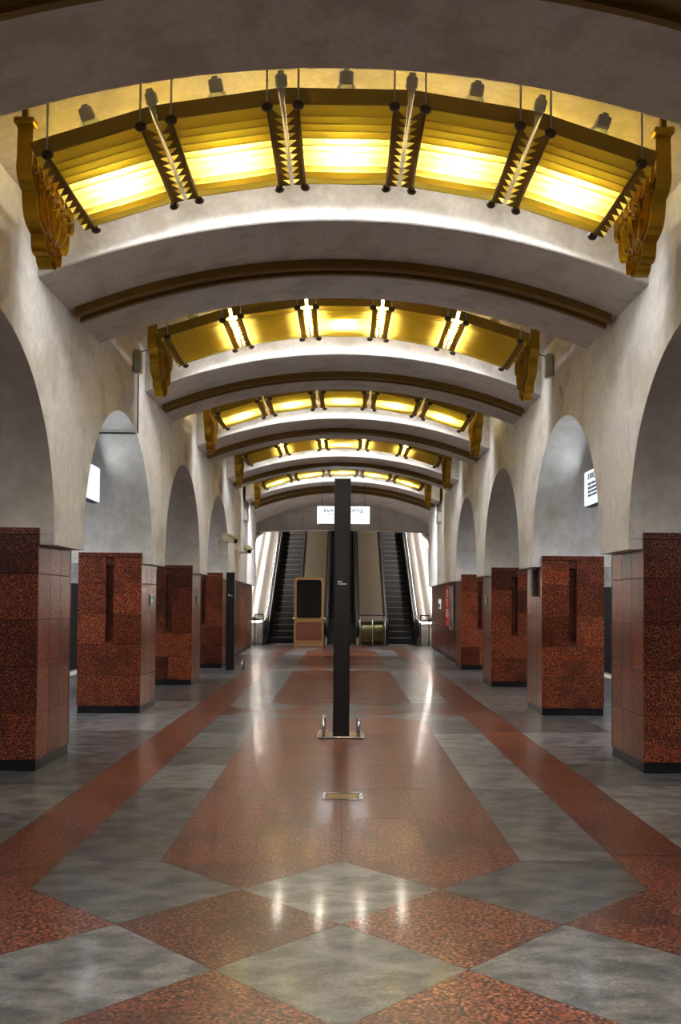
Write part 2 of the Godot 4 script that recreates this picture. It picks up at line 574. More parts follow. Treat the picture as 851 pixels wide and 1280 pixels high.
# closed wall between the last pillar and the escalators, granite below and white above
func end_wall(s: int) -> void:
	var d0 := PIL + 3 * BAY + PD - 0.05
	var d1 := 32.3
	var xa := s * 2.96
	var xb := s * 3.18
	var st := begin()
	var hi := 5.75
	var off := -s * 0.13
	var a := Vector2(xa + off, d0); var b := Vector2(xb + off, d1)
	quad(st, P(s * WX, 2.14, d0), P(s * WX, hi, d0), P(b.x, hi, b.y), P(b.x, 2.14, b.y))
	quad(st, P(s * WX, 2.14, d0), P(b.x, 2.14, b.y), P(b.x + s * 0.6, 2.14, b.y), P(s * WX + s * 0.6, 2.14, d0))
	quad(st, P(b.x, 2.14, d1), P(b.x, hi, d1), P(s * 4.3, hi, d1), P(s * 4.3, 2.14, d1))
	quad(st, P(xa + s * 0.05, 0, d0), P(xa + s * 0.05, 2.14, d0), P(xb + s * 0.05, 2.14, d1), P(xb + s * 0.05, 0, d1))
	quad(st, P(xb, 0, d1), P(xb, 2.14, d1), P(s * 4.3, 2.14, d1), P(s * 4.3, 0, d1))
	quad(st, P(s * 4.3, 0, d1), P(s * 4.3, hi, d1), P(s * 4.3, hi, 33.6), P(s * 4.3, 0, 33.6))
	var w := ob("wall_far_left" if s < 0 else "wall_far_right", st, M.plaster)
	struct(w, "closed wall beside the escalators, white plaster above polished red granite" + (", under a security camera" if s < 0 else ", behind the red poster"))
	var ang := atan2(xb - xa, d1 - d0)
	var len := Vector2(xb - xa, d1 - d0).length()
	var cols := 9
	for r in 5:
		var hh := 0.408
		for c in cols:
			var t := (c + 0.5) / cols
			var o := obj("panel", bbox(Vector3(0.04, hh - 0.006, len / cols - 0.006)), M["red%d" % [1, 3, 3, 4][rng.randi() % 4]], w, P(lerpf(xa, xb, t) + s * 0.02, 0.1 + hh * (r + 0.5), lerpf(d0, d1, t)))
			o.rotation.y = -ang
	st = begin()
	add_box(st, P((xa + xb) / 2 + s * 0.03, 0.05, (d0 + d1) / 2), Vector3(0.04, 0.1, len), Basis(Vector3.UP, -ang))
	ob("plinth", st, M.plinth, w)

func platform(s: int) -> void:
	var st := begin()
	# platform vault, track trough and far wall
	var n := 14
	for i in n:
		var x0 := 3.84 + 5.0 * i / n
		var x1 := 3.84 + 5.0 * (i + 1) / n
		var y0 := 4.0 + 0.6 * sin(PI * i / n)
		var y1 := 4.0 + 0.6 * sin(PI * (i + 1) / n)
		quad(st, P(s * x0, y0, -3.4), P(s * x1, y1, -3.4), P(s * x1, y1, 33.5), P(s * x0, y0, 33.5))
	quad(st, P(s * 8.84, 2.15, -3.4), P(s * 8.84, 4.0, -3.4), P(s * 8.84, 4.0, 33.5), P(s * 8.84, 2.15, 33.5))
	for d in [-3.4, 33.5]:
		quad(st, P(s * 3.84, -1.3, d), P(s * 3.84, 4.7, d), P(s * 8.84, 4.7, d), P(s * 8.84, -1.3, d))
	quad(st, P(s * 3.84, 0, 22.9), P(s * 3.84, 4.2, 22.9), P(s * 3.84, 4.2, 33.5), P(s * 3.84, 0, 33.5))
	var w := ob("wall_track_left" if s < 0 else "wall_track_right", st, M.plaster)
	struct(w, "white vault and wall of the side platform beyond the arches")
	st = begin()
	quad(st, P(s * 8.80, -1.3, -3.4), P(s * 8.80, 2.15, -3.4), P(s * 8.80, 2.15, 33.5), P(s * 8.80, -1.3, 33.5))
	quad(st, P(s * 6.0, -1.3, -3.4), P(s * 8.84, -1.3, -3.4), P(s * 8.84, -1.3, 33.5), P(s * 6.0, -1.3, 33.5))
	quad(st, P(s * 6.0, -1.3, -3.4), P(s * 6.0, -0.2, -3.4), P(s * 6.0, -0.2, 33.5), P(s * 6.0, -1.3, 33.5))
	ob("track_cladding", st, M.track_dark, w)
	st = begin()
	add_box(st, P(s * 5.85, -0.02, 15.3), Vector3(0.3, 0.06, 37.0))
	ob("platform_edge", st, M.pale_edge, w)

# ------------------------------------------------------------------ vault
func arc_shell(st: SurfaceTool, crown: float, r: float, xm: float, d0: float, d1: float, n := 48) -> void:
	for i in n:
		var a := -xm + 2 * xm * i / n
		var b := -xm + 2 * xm * (i + 1) / n
		quad(st, P(a, vy(a, crown, r), d0), P(b, vy(b, crown, r), d0), P(b, vy(b, crown, r), d1), P(a, vy(a, crown, r), d1))

func ceiling() -> void:
	var st := begin(true)
	arc_shell(st, 5.62, 6.6, 2.8, -3.4, 28.2)
	arc_shell(st, 5.80, 6.6, 2.8, -3.4, 28.2)
	arc_shell(st, 5.20, RV, 4.3, 28.1, 33.6)
	arc_shell(st, 5.40, RV, 4.3, 28.1, 33.6)
	var ce := ob("ceiling", st, M.soffit)
	struct(ce, "white barrel vault with deep lit recesses between broad ribs")
	for k in range(-2, 5):
		var c := 9.10 + k * BAY
		var d0 := c - RIBW / 2
		var d1 := c + RIBW / 2
		if k == 4: d1 = 28.2
		if k == -2: d0 = -3.3
		var n := 48
		var g := 0.012
		var sm := begin(true)
		arc_shell(sm, CROWN, RV, 2.74, d0 + g, d1 - g, n)
		st = begin()
		for i in n:
			var a := -2.74 + 5.48 * i / n
			var b := -2.74 + 5.48 * (i + 1) / n
			for q in [[d0, g], [d1, -g]]:
				quad(st, P(a, vy(a) + g, q[0]), P(b, vy(b) + g, q[0]), P(b, 5.7, q[0]), P(a, 5.7, q[0]))
				quad(st, P(a, vy(a), q[0] + q[1]), P(b, vy(b), q[0] + q[1]), P(b, vy(b) + g, q[0]), P(a, vy(a) + g, q[0]))
		var rib := ob("vault_rib", st, M.soffit, ce)
		ob("rib_soffit", sm, M.soffit, rib)
		# brass channel along the middle of the rib
		strip(c, k + 3)
		if k == 4: strip(c + 0.95, 8)
		# conduit along the rear edge of the rib
	for k in range(-1, 4):
		st = begin(true)
		var pts := []
		var dd := 9.10 + k * BAY + RIBW / 2 + 0.10
		for i in 25:
			var x := -1.95 + 3.9 * i / 24
			pts.append(P(x, vy(x, 5.17, 6.3), dd))
		tube(st, pts, 0.028, 8)
		var cd := ob("cable_duct", st, M.grey_metal)
		tag(cd, "grey curved cable duct above the %s gold lamp counted from the escalators" % ordinal(3 - k), "duct", "curved cable ducts")

func strip(c: float, n: int) -> void:
	var st := begin()
	var prof := [Vector2(-0.13, 0.02), Vector2(-0.13, -0.075), Vector2(-0.105, -0.09), Vector2(-0.075, -0.09), Vector2(-0.075, -0.05), Vector2(0.055, -0.05), Vector2(0.055, -0.085), Vector2(0.11, -0.085), Vector2(0.13, -0.06), Vector2(0.13, 0.02)]
	var m := 56
	var xm := 2.66
	for i in m:
		var a := -xm + 2 * xm * i / m
		var b := -xm + 2 * xm * (i + 1) / m
		for j in prof.size() - 1:
			quad(st, P(a, vy(a) + prof[j].y, c + prof[j].x), P(b, vy(b) + prof[j].y, c + prof[j].x), P(b, vy(b) + prof[j + 1].y, c + prof[j + 1].x), P(a, vy(a) + prof[j + 1].y, c + prof[j + 1].x))
	for e in [-xm, xm]:
		for q in [[-0.13, -0.075, -0.09], [0.055, 0.13, -0.085]]:
			quad(st, P(e, vy(e) + 0.02, c + q[0]), P(e, vy(e) + q[2], c + q[0]), P(e, vy(e) + q[2], c + q[1]), P(e, vy(e) + 0.02, c + q[1]))
		quad(st, P(e, vy(e) + 0.02, c - 0.13), P(e, vy(e) - 0.05, c - 0.13), P(e, vy(e) - 0.05, c + 0.13), P(e, vy(e) + 0.02, c + 0.13))
	var o := ob("trim_%d" % n, st, M.bronze)
	struct(o, "dark bronze channel curving across the vault rib")

func hall_ends() -> void:
	var st := begin()
	quad(st, P(-4, -0.1, -3.2), P(4, -0.1, -3.2), P(4, 6, -3.2), P(-4, 6, -3.2))
	quad(st, P(-4, -0.1, -3.4), P(4, -0.1, -3.4), P(4, 6, -3.4), P(-4, 6, -3.4))
	struct(ob("wall_back", st, M.plaster), "white plaster wall closing the hall opposite the escalators")
	# bulkhead over the escalators
	st = begin(true)
	var n := 32
	for i in n:
		var a := -4.3 + 8.6 * i / n
		var b := -4.3 + 8.6 * (i + 1) / n
		var ya := 4.22 - 0.008 * a * a
		var yb := 4.22 - 0.008 * b * b
		quad(st, P(a, ya, 33.45), P(b, yb, 33.45), P(b, 5.5, 33.45), P(a, 5.5, 33.45))
		quad(st, P(a, ya, 33.7), P(b, yb, 33.7), P(b, 5.5, 33.7), P(a, 5.5, 33.7))
		quad(st, P(a, ya, 33.45), P(b, yb, 33.45), P(b, yb, 33.7), P(a, ya, 33.7))
	struct(ob("wall_front", st, M.soffit), "white bulkhead above the mouth of the escalator tunnel")
	# inclined escalator tunnel
	st = begin(true)
	var m := 24
	for seg in 2:
		var d0: float = [33.6, 34.6][seg]
		var d1: float = [34.6, 52.0][seg]
		for i in m:
			var t0 := PI * i / m
			var t1 := PI * (i + 1) / m
			var a := Vector2(-4.2 * cos(t0), 1.8 + 3.4 * sin(t0))
			var b := Vector2(-4.2 * cos(t1), 1.8 + 3.4 * sin(t1))
			var r0 := maxf(0, d0 - 34.6) * 0.577
			var r1 := maxf(0, d1 - 34.6) * 0.577
			quad(st, P(a.x, a.y + r0, d0), P(b.x, b.y + r0, d0), P(b.x, b.y + r1, d1), P(a.x, a.y + r1, d1))
		for s in [-1, 1]:
			var r0 := maxf(0, d0 - 34.6) * 0.577
			var r1 := maxf(0, d1 - 34.6) * 0.577
			quad(st, P(s * 4.2, r0 - 0.5, d0), P(s * 4.2, r0 + 1.8, d0), P(s * 4.2, r1 + 1.8, d1), P(s * 4.2, r1 - 0.5, d1))
	quad(st, P(-5, 6, 52), P(5, 6, 52), P(5, 18, 52), P(-5, 18, 52))
	quad(st, P(-4.2, -0.5, 34.4), P(4.2, -0.5, 34.4), P(4.2, 9.5, 52), P(-4.2, 9.5, 52))
	struct(ob("wall_tunnel", st, M.dark_cream), "inclined round tunnel of the escalators")

# ------------------------------------------------------------------ pillars
func pillar(s: int, k: int) -> void:
	var d0 := PIL + k * BAY
	var side := "security camera side" if s < 0 else "red poster side"
	var look := "red granite pillar"
	var t := thing("granite_pillar", "%s, %s from the escalators on the %s" % [look, ordinal(3 - k), side], "pillar", P(s * (PX + PW / 2), 0, d0 + PD / 2), "red granite pillars")
	var rh := 0.436
	var th := 0.03
	var st := begin()
	add_box(st, Vector3(0, 1.06, 0), Vector3(PW - 0.11, 2.12, PD - 0.24))
	ob("core", st, M.core, t)
	st = begin()
	bev_box(st, Vector3(0, 0.05, 0), Vector3(PW - 0.02, 0.10, PD - 0.02), 0.004)
	ob("plinth", st, M.plinth, t)
	var gap := 0.004
	var slot := 0.11
	for e in [1, -1]:           # e = 1 faces down the hall towards the near end
		var z: float = e * (PD / 2 - th / 2)
		for r in 5:
			var y0 := 0.10 + rh * r
			var hh := rh if r < 4 else rh - 0.07
			var parts: Array
			if r == 0: parts = [[-PW / 2, 0.0], [0.0, PW / 2]]
			elif r == 1: parts = [[-PW / 2, PW / 2]]
			else: parts = [[-PW / 2, -slot / 2], [slot / 2, PW / 2]]
			for q in parts:
				obj("front_panel", bbox(Vector3(q[1] - q[0] - gap, hh - gap, th)), M["red%d" % (rng.randi() % 5)], t, Vector3((q[0] + q[1]) / 2, y0 + hh / 2, z))
		obj("top_panel", bbox(Vector3(PW - gap, 0.07 - gap, th)), M.red1, t, Vector3(0, 0.10 + rh * 5 - 0.035, z))
		# lining of the upright slot
		st = begin()
		var zc: float = e * (PD / 2 - 0.065)
		for g in [-1, 1]:
			add_box(st, Vector3(g * (slot / 2 + 0.006), 0.972 + 0.655, zc), Vector3(0.012, 1.24, 0.075))
		add_box(st, Vector3(0, 0.972 + 0.655, e * (PD / 2 - 0.105)), Vector3(slot + 0.02, 1.24, 0.01))
		quad(st, Vector3(-slot / 2, 0.972, e * PD / 2), Vector3(slot / 2, 0.972, e * PD / 2), Vector3(slot / 2, 1.06, e * (PD / 2 - 0.10)), Vector3(-slot / 2, 1.06, e * (PD / 2 - 0.10)))
		add_box(st, Vector3(0, 2.16, e * (PD / 2 - 0.026)), Vector3(slot + 0.02, 0.12, 0.006))
		ob("slot_lining", st, M.red1, t)
	var w := (PD - 2 * th) / 3
	for e in [-s, s]:
		var x: float = e * (PW / 2 - th / 2 - 0.004)
		for r in 5:
			var hh := rh if r < 4 else 2.12 - 0.10 - 4 * rh
			for c in 3:
				obj("side_panel", bbox(Vector3(th, hh - gap, w - 0.002)), M["red%d" % [0, 2, 4, 0, 1][rng.randi() % 5]], t, Vector3(x, 0.10 + rh * r + hh / 2, (c - 1) * w))

# ------------------------------------------------------------------ lamps
const LR := 5.75
const LC := 5.11
const STEP := 0.1565

func lamp(k: int) -> void:
	var c := 9.10 - BAY / 2 + k * BAY + BAY * 0.0 + 0.08
	var tubes := posmod(k, 2) == 1
	var t := thing("slat_lamp", "golden louvred ceiling lamp, %s from the escalators, %s" % [ordinal(4 - k), "tubes lit between its panels" if tubes else "glowing through its panels"], "ceiling lamp", P(0, LC, c), "golden louvred vault lamps")
	for i in range(-2, 3):
		lamp_panel(t, i, not tubes or i == 0)
		added_fill_tube(t, panel_frame(i * STEP), 0.75)
	for i in range(-2, 2):
		joint_tube(t, (i + 0.5) * STEP, tubes, 2.6 if k < 3 else 1.2)

func panel_frame(ang: float) -> Transform3D:
	return Transform3D(Basis(Vector3.BACK, -ang), Vector3(LR * sin(ang), LR * cos(ang) - LR, 0))

func shared(key: String, fn: Callable) -> Mesh:
	if not boxes.has(key):
		var st := begin(key.ends_with("~"))
		fn.call(st)
		boxes[key] = done(st)
	return boxes[key]

func lamp_panel(t: Node3D, i: int, lit: bool) -> void:
	var x := panel_frame(i * STEP)
	var fr := obj("shade_panel", shared("fascia", func(st: SurfaceTool) -> void:
		bev_box(st, Vector3(0, 0.065, 0.605), Vector3(0.87, 0.115, 0.014), 0.003)
		bev_box(st, Vector3(0, 0.012, -0.60), Vector3(0.87, 0.03, 0.012), 0.002)
		for g in [-1, 1]:
			bev_box(st, Vector3(g * 0.34, 0.07, 0), Vector3(0.02, 0.03, 1.2), 0.003)), M.fascia, t)
	fr.transform = x
	# each slat is one curved translucent sheet with a folded lower lip
	var sl := shared("slat~", func(st: SurfaceTool) -> void:
		var pr := [Vector2(0.066, 0.026), Vector2(0.04, 0.010), Vector2(0.01, -0.003), Vector2(-0.02, -0.013), Vector2(-0.05, -0.019), Vector2(-0.066, -0.019), Vector2(-0.070, -0.012)]
		for q in pr.size() - 1:
			quad(st, Vector3(-0.435, pr[q].y, pr[q].x), Vector3(0.435, pr[q].y, pr[q].x), Vector3(0.435, pr[q + 1].y, pr[q + 1].x), Vector3(-0.435, pr[q + 1].y, pr[q + 1].x)))
	var lip := shared("lip", func(st: SurfaceTool) -> void:
		add_box(st, Vector3(0, 0.018, 0), Vector3(0.87, 0.036, 0.004)))
	for j in 11:
		var o := obj("slat", sl, M.slat, fr, Vector3(0, 0.028, 0.535 - j * 0.107))
		o.rotation.x = -0.22
		obj("slat_lip", lip, M.lip, fr, Vector3(0, 0.028 - 0.032, 0.535 - j * 0.107 - 0.066))
	# folded tips of the slats outside the bars
	obj("slat_tips", shared("tips", func(st: SurfaceTool) -> void:
		for j in 11:
			var z := 0.535 - j * 0.107
			for g in [-1, 1]:
				var a := Vector3(g * 0.345, 0.028 - 0.036, z - 0.066)
				var b := Vector3(g * 0.345, 0.028 + 0.004, z + 0.020)
				var c := Vector3(g * 0.437, 0.028 - 0.036, z - 0.066)
				var n := Vector3(0, -0.004, 0.0)
				tri(st, a + n, b + n, c + n)
				tri(st, a + n * 2, c + n * 2, b + n * 2)
				quad(st, b + n, b + n * 2, c + n * 2, c + n)), M.fascia, fr).set_meta("kind", "stuff")
	var bar := shared("bar~", func(st: SurfaceTool) -> void:
		tube(st, [Vector3(0, 0, 0.62), Vector3(0, 0, -0.62)], 0.009, 8))
	var knob := shared("knob~", func(st: SurfaceTool) -> void:
		var pr := []
		for q in 9:
			var a := -PI / 2 + PI * q / 8
			pr.append(Vector2(0.042 * cos(a), 0.03 * sin(a)))
		lathe(st, pr, 14, Transform3D.IDENTITY))
	var rod := shared("rod~", func(st: SurfaceTool) -> void:
		tube(st, [Vector3(0, 0, 0), Vector3(0, 0.62, 0)], 0.008, 6))
	for g in [-1, 1]:
		obj("bar", bar, M.brass_dark, fr, Vector3(g * 0.34, -0.022, 0))
		obj("front_knob", knob, M.knob, fr, Vector3(g * 0.34, -0.012, 0.63))
		obj("rear_knob", knob, M.knob, fr, Vector3(g * 0.34, -0.022, -0.63))
		for e in [0.63, -0.63]:
			var r := obj("hanger_rod", rod, M.grey_metal, fr, Vector3(g * 0.34, 0.0, e))
			r.rotation.z = i * STEP
	# lamp fitting above the slats: gear box, reflector trough, tube bulb
	var fit := obj("fitting", shared("fitting", func(st: SurfaceTool) -> void:
		bev_box(st, Vector3(0, 0.225, 0.53), Vector3(0.10, 0.10, 0.10), 0.012)
		bev_box(st, Vector3(0, 0.285, 0.53), Vector3(0.05, 0.04, 0.06), 0.008)
		for q in 8:
			var a := PI * q / 8
			var b := PI * (q + 1) / 8
			quad(st, Vector3(0.07 * cos(a), 0.18 + 0.06 * sin(a), 0.5), Vector3(0.07 * cos(b), 0.18 + 0.06 * sin(b), 0.5), Vector3(0.07 * cos(b), 0.18 + 0.06 * sin(b), -0.42), Vector3(0.07 * cos(a), 0.18 + 0.06 * sin(a), -0.42))), M.grey_metal, t)
	fit.transform = x
	obj("bulb", shared("bulb~", func(st: SurfaceTool) -> void:
		tube(st, [Vector3(0, 0.15, 0.12), Vector3(0, 0.15, -0.26)], 0.018, 10)), M.bulb_on if lit else M.tube_off, fit)
	if lit:
		for z in [0.05, -0.07, -0.19]:
			var l := SpotLight3D.new()
			l.name = "bulb_light"
			l.light_energy = 0.36
			l.light_color = Color(1.0, 0.98, 0.94)
			l.light_size = 0.03
			l.spot_angle = 82.0
			l.spot_angle_attenuation = 0.4
			l.spot_range = 40.0
			l.spot_attenuation = 2.0
			l.shadow_enabled = true
			l.position = Vector3(0, 0.15, z)
			l.rotation.x = -PI / 2
			fit.add_child(l, true)

# added unseen tube for hall fill; tray lips limit light on the rib face
func added_fill_tube(t: Node3D, x: Transform3D, energy: float) -> void:
	var tray := obj("added_fill_tray", shared("tray", func(st: SurfaceTool) -> void:
		bev_box(st, Vector3(0, 0.265, -0.65), Vector3(0.66, 0.012, 0.10), 0.003)
		bev_box(st, Vector3(0, 0.175, -0.612), Vector3(0.66, 0.18, 0.006), 0.002)
		bev_box(st, Vector3(0, 0.232, -0.686), Vector3(0.66, 0.066, 0.006), 0.002)), M.grey_metal, t)
	tray.transform = x
	obj("added_fill_tube", shared("ctube~", func(st: SurfaceTool) -> void:
		tube(st, [Vector3(-0.32, 0.24, -0.65), Vector3(0.32, 0.24, -0.65)], 0.013, 10)), M.tube_on, tray)
	area(tray, "added_fill_light", Vector3(0, 0.222, -0.65), Vector2(0.64, 0.024), energy, Color(0.97, 0.98, 1.0), Vector3(-1.45, 0, 0))

func joint_tube(t: Node3D, ang: float, lit: bool, energy: float) -> void:
	var fit := obj("joint_fitting", shared("joint", func(st: SurfaceTool) -> void:
		bev_box(st, Vector3(0, 0.215, 0.53), Vector3(0.085, 0.10, 0.09), 0.012)
		bev_box(st, Vector3(0, 0.28, 0.53), Vector3(0.05, 0.04, 0.06), 0.008)
		bev_box(st, Vector3(0, 0.155, 0.0), Vector3(0.05, 0.02, 1.1), 0.004)), M.grey_metal, t)
	fit.transform = panel_frame(ang)
	obj("joint_tube", shared("jtube~", func(st: SurfaceTool) -> void:
		tube(st, [Vector3(0, 0.125, 0.52), Vector3(0, 0.125, -0.5)], 0.013, 10)), M.tube_on if lit else M.tube_off, fit)
	if lit:
		area(fit, "tube_light", Vector3(0, 0.108, 0), Vector2(0.05, 1.0), energy, Color(1.0, 0.97, 0.92))

# bent-brass fan hanging at the end of each lamp
func lobe(a: Vector2, b: Vector2, bulge: float, n := 9) -> Array:
	var out := []
	var nn := (b - a).orthogonal().normalized()
	for i in n:
		var u := float(i) / (n - 1)
		out.append(a.lerp(b, u) + nn * bulge * sin(PI * u))
	return out

func fan(s: int, k: int) -> void:
	var c := 9.10 - BAY / 2 + k * BAY + 0.12
	var t := thing("fan_ornament", "brass fan ornament at the %s lamp from the escalators, %s" % [ordinal(4 - k), "security camera side" if s < 0 else "red poster side"], "ornament", P(s * 2.305, 4.78, c), "brass fan ornaments")
	var key := "fan"
	var w := 0.055
	for g in [1, -1]:
		obj("side_band", shared("band%d" % g, func(st: SurfaceTool) -> void:
			var q := [Vector2(-0.50, 0.23), Vector2(-0.51, 0.05)]
			q += lobe(Vector2(-0.51, 0.0), Vector2(-0.40, -0.21), 0.06)
			q += lobe(Vector2(-0.40, -0.21), Vector2(-0.20, -0.44), 0.07)
			q += lobe(Vector2(-0.20, -0.44), Vector2(-0.05, -0.56), 0.07)
			var q2 := []
			for p in q: q2.append(Vector2(p.x * g, p.y))
			ribbon(st, q2, -w, w, 0.006)), M.brass, t)
		obj("mounting_foot", shared("foot", func(st: SurfaceTool) -> void:
			bev_box(st, Vector3(0, 0.25, 0), Vector3(0.15, 0.05, 0.10), 0.01)), M.brass, t, Vector3(0, 0, 0.5 * g))
		obj("hanger", shared("hang", func(st: SurfaceTool) -> void:
			add_box(st, Vector3(0, 0.42, 0), Vector3(0.04, 0.34, 0.04))), M.brass_dark, t, Vector3(0, 0, 0.5 * g))
		# petals spreading from the foot of the fan to the row of rings
		for p in [[0.14, 0.06], [0.36, 0.07]]:
			obj("petal", shared("petal%.2f %d" % [p[0], g], func(st: SurfaceTool) -> void:
				var top := Vector2(p[0] * g, -0.085)
				var foot := Vector2(p[0] * 0.22 * g, -0.43)
				var a := lobe(foot, top, p[1], 10)
				var b := lobe(top, foot, p[1], 10)
				b.remove_at(0); b.pop_back()
				ribbon(st, a + b, -w, w, 0.005, true)), M.brass, t)
		obj("leaf", shared("leaf%d" % g, func(st: SurfaceTool) -> void:
			var a := lobe(Vector2(0.02 * g, -0.42), Vector2(0.17 * g, -0.44), 0.05 * g, 9)
			var b := lobe(Vector2(0.17 * g, -0.44), Vector2(0.02 * g, -0.42), 0.06 * g, 9)
			b.remove_at(0); b.pop_back()
			ribbon(st, a + b, -w, w, 0.005, true)), M.brass, t)
	var ring := shared("ring", func(st: SurfaceTool) -> void:
		var q := []
		for i in 18: q.append(Vector2(0.061 * cos(TAU * i / 18), 0.062 * sin(TAU * i / 18)))
		ribbon(st, q, -w, w, 0.006, true))
	for i in 8:
		obj("ring", ring, M.brass, t, Vector3(0, -0.02, 0.4375 - i * 0.125))
	for i in 5:
		obj("lower_ring", shared("ring2", func(st: SurfaceTool) -> void:
			var q := []
			for j in 14: q.append(Vector2(0.032 * cos(TAU * j / 14), 0.034 * sin(TAU * j / 14)))
			ribbon(st, q, -w, w, 0.006, true)), M.brass, t, Vector3(0, -0.115, [0.44, 0.25, 0.0, -0.25, -0.44][i]))
	obj("drop", shared("drop", func(st: SurfaceTool) -> void:
		var q := []
		for j in 18: q.append(Vector2(0.085 * sin(TAU * j / 18), -0.555 + 0.075 * cos(TAU * j / 18)))
		ribbon(st, q, -w, w, 0.006, true)
		q = []
		for j in 12: q.append(Vector2(0.03 * sin(TAU * j / 12), -0.52 + 0.03 * cos(TAU * j / 12)))
		ribbon(st, q, -w, w, 0.005, true)), M.brass, t)

# ------------------------------------------------------------------ escalators
const ED := 34.6
const TAN := 0.5774

func rise(d: float) -> float:
	return maxf(0.0, d - ED) * TAN

func rail_path(h: float, end := 50.0) -> Array:
	var q := [Vector2(33.95, 0.30), Vector2(33.72, 0.42), Vector2(33.60, 0.62), Vector2(33.66, 0.82), Vector2(33.85, h), Vector2(ED - 0.1, h), Vector2(ED + 0.4, h + 0.14)]
	q.append(Vector2(end, h + (end - ED) * TAN))
	return q

func escalators() -> void:
	var names := ["escalator with black handrails behind the attendant's cabin", "middle escalator behind the tall black pylon", "escalator with black handrails beside the wall with the red poster"]
	var end := 49.0
	for i in 3:
		var x := (i - 1) * 2.24
		var t := thing("escalator", names[i], "escalator", P(x, 0, 33.5), "three parallel escalators")
		var st := begin()
		bev_box(st, Vector3(0, 0.006, -0.35), Vector3(1.0, 0.02, 0.7), 0.004)
		ob("comb_plate", st, M.step_edge, t)
		var step := shared("step", func(b: SurfaceTool) -> void:
			add_box(b, Vector3(0, -0.115, -0.2), Vector3(0.98, 0.22, 0.41)))
		var nose := shared("nose", func(b: SurfaceTool) -> void:
			bev_box(b, Vector3(0, -0.012, 0.004), Vector3(0.98, 0.03, 0.03), 0.006))
		for n in 36:
			var d := 0.7 + n * 0.40
			var y := maxf(0.0, (n - 1) * 0.40 * TAN)
			var sp := obj("step", step, M.step, t, Vector3(0, y, -d))
			obj("nosing", nose, M.step_edge, sp)
		for s in [-1, 1]:
			st = begin()
			var x0: float = s * 0.50
			var q := [Vector2(33.7, -0.2), Vector2(33.7, 0.85), Vector2(ED, 0.85), Vector2(end, 0.85 + (end - ED) * TAN), Vector2(end, -0.6 + (end - ED) * TAN), Vector2(ED + 0.6, -0.2)]
			for a in [x0, x0 + s * 0.05]:
				for v in [[0, 1, 2], [0, 2, 5], [5, 2, 3], [5, 3, 4]]:
					tri(st, P(a, q[v[0]].y, q[v[0]].x - 33.5), P(a, q[v[1]].y, q[v[1]].x - 33.5), P(a, q[v[2]].y, q[v[2]].x - 33.5))
			for j in 3:
				quad(st, P(x0, q[j].y, q[j].x - 33.5), P(x0 + s * 0.05, q[j].y, q[j].x - 33.5), P(x0 + s * 0.05, q[j + 1].y, q[j + 1].x - 33.5), P(x0, q[j + 1].y, q[j + 1].x - 33.5))
			ob("balustrade", st, M.black, t)
			st = begin(true)
			var pts := []
			for p in rail_path(0.93, end): pts.append(P(s * 0.575, p.y, p.x - 33.5))
			tube(st, pts, 0.04, 8)
			ob("handrail", st, M.rubber, t)
			st = begin()
			for e in [0.645]:
				pts = []
				for p in rail_path(0.90, end).slice(3): pts.append(P(s * e, p.y, p.x - 33.5))
				tube(st, pts, 0.02, 6)
			ob("chrome_edge", st, M.steel, t)
	# decks between and outside the escalators
	var dk := [[-1.56, -0.68, "brown sloping deck behind the attendant's cabin, between two escalators", M.deck], [0.68, 1.56, "brown sloping deck behind the barrier with the rounded brass front", M.deck], [-4.05, -2.92, "shining silver sloping deck between the escalators and the wall with security cameras", M.silver], [2.92, 4.05, "shining silver sloping deck between the escalators and the wall with the red poster", M.silver]]
	for q in dk:
		var outer: bool = absf(q[0]) > 2.0 and absf(q[1]) > 2.0
		var t := thing("escalator_deck", q[2], "escalator deck", P((q[0] + q[1]) / 2, 0, 33.8))
		var st := begin(true)
		var hw: float = (q[1] - q[0]) / 2
		var prof := [Vector2(33.75, 0.0), Vector2(33.70, 0.45), Vector2(33.72, 0.7), Vector2(33.85, 0.86), Vector2(34.1, 0.90), Vector2(ED, 0.90), Vector2(end, 0.90 + (end - ED) * TAN)]
		var m := 10
		for i in prof.size() - 1:
			var a: Vector2 = prof[i]
			var b: Vector2 = prof[i + 1]
			var cut := 24 if i == prof.size() - 2 else 1
			for j in cut:
				var u := a.lerp(b, float(j) / cut)
				var v := a.lerp(b, float(j + 1) / cut)
				for n in m:
					var xa := -hw + 2 * hw * n / m
					var xb := -hw + 2 * hw * (n + 1) / m
					var sg := signf(q[0] + q[1])
					var la: float = 0.28 * (xa * sg + hw) if outer else 0.0
					var lb: float = 0.28 * (xb * sg + hw) if outer else 0.0
					if outer:
						la += 0.02 * sin(n * 1.9) ; lb += 0.02 * sin((n + 1) * 1.9)
					if i < 4: la = 0.0; lb = 0.0
					quad(st, P(xa, u.y + la, u.x - 33.8), P(xb, u.y + lb, u.x - 33.8), P(xb, v.y + lb, v.x - 33.8), P(xa, v.y + la, v.x - 33.8))
		ob("deck_sheet", st, q[3], t)
		if not outer:
			st = begin()
			bev_box(st, P(0, 0.9, -0.0), Vector3(2 * hw - 0.04, 0.06, 0.3), 0.015)
			ob("front_cap", st, M.steel, t)
			st = begin(true)
			for n in 10:
				var a0 := -PI / 2 + PI * n / 10
				var a1 := -PI / 2 + PI * (n + 1) / 10
				for e in [1]:
					quad(st, P(-hw + 0.05, 0.45 + 0.38 * sin(a0), -0.12 - 0.14 * cos(a0)), P(hw - 0.05, 0.45 + 0.38 * sin(a0), -0.12 - 0.14 * cos(a0)), P(hw - 0.05, 0.45 + 0.38 * sin(a1), -0.12 - 0.14 * cos(a1)), P(-hw + 0.05, 0.45 + 0.38 * sin(a1), -0.12 - 0.14 * cos(a1)))
			ob("rounded_front", st, M.olive, t)
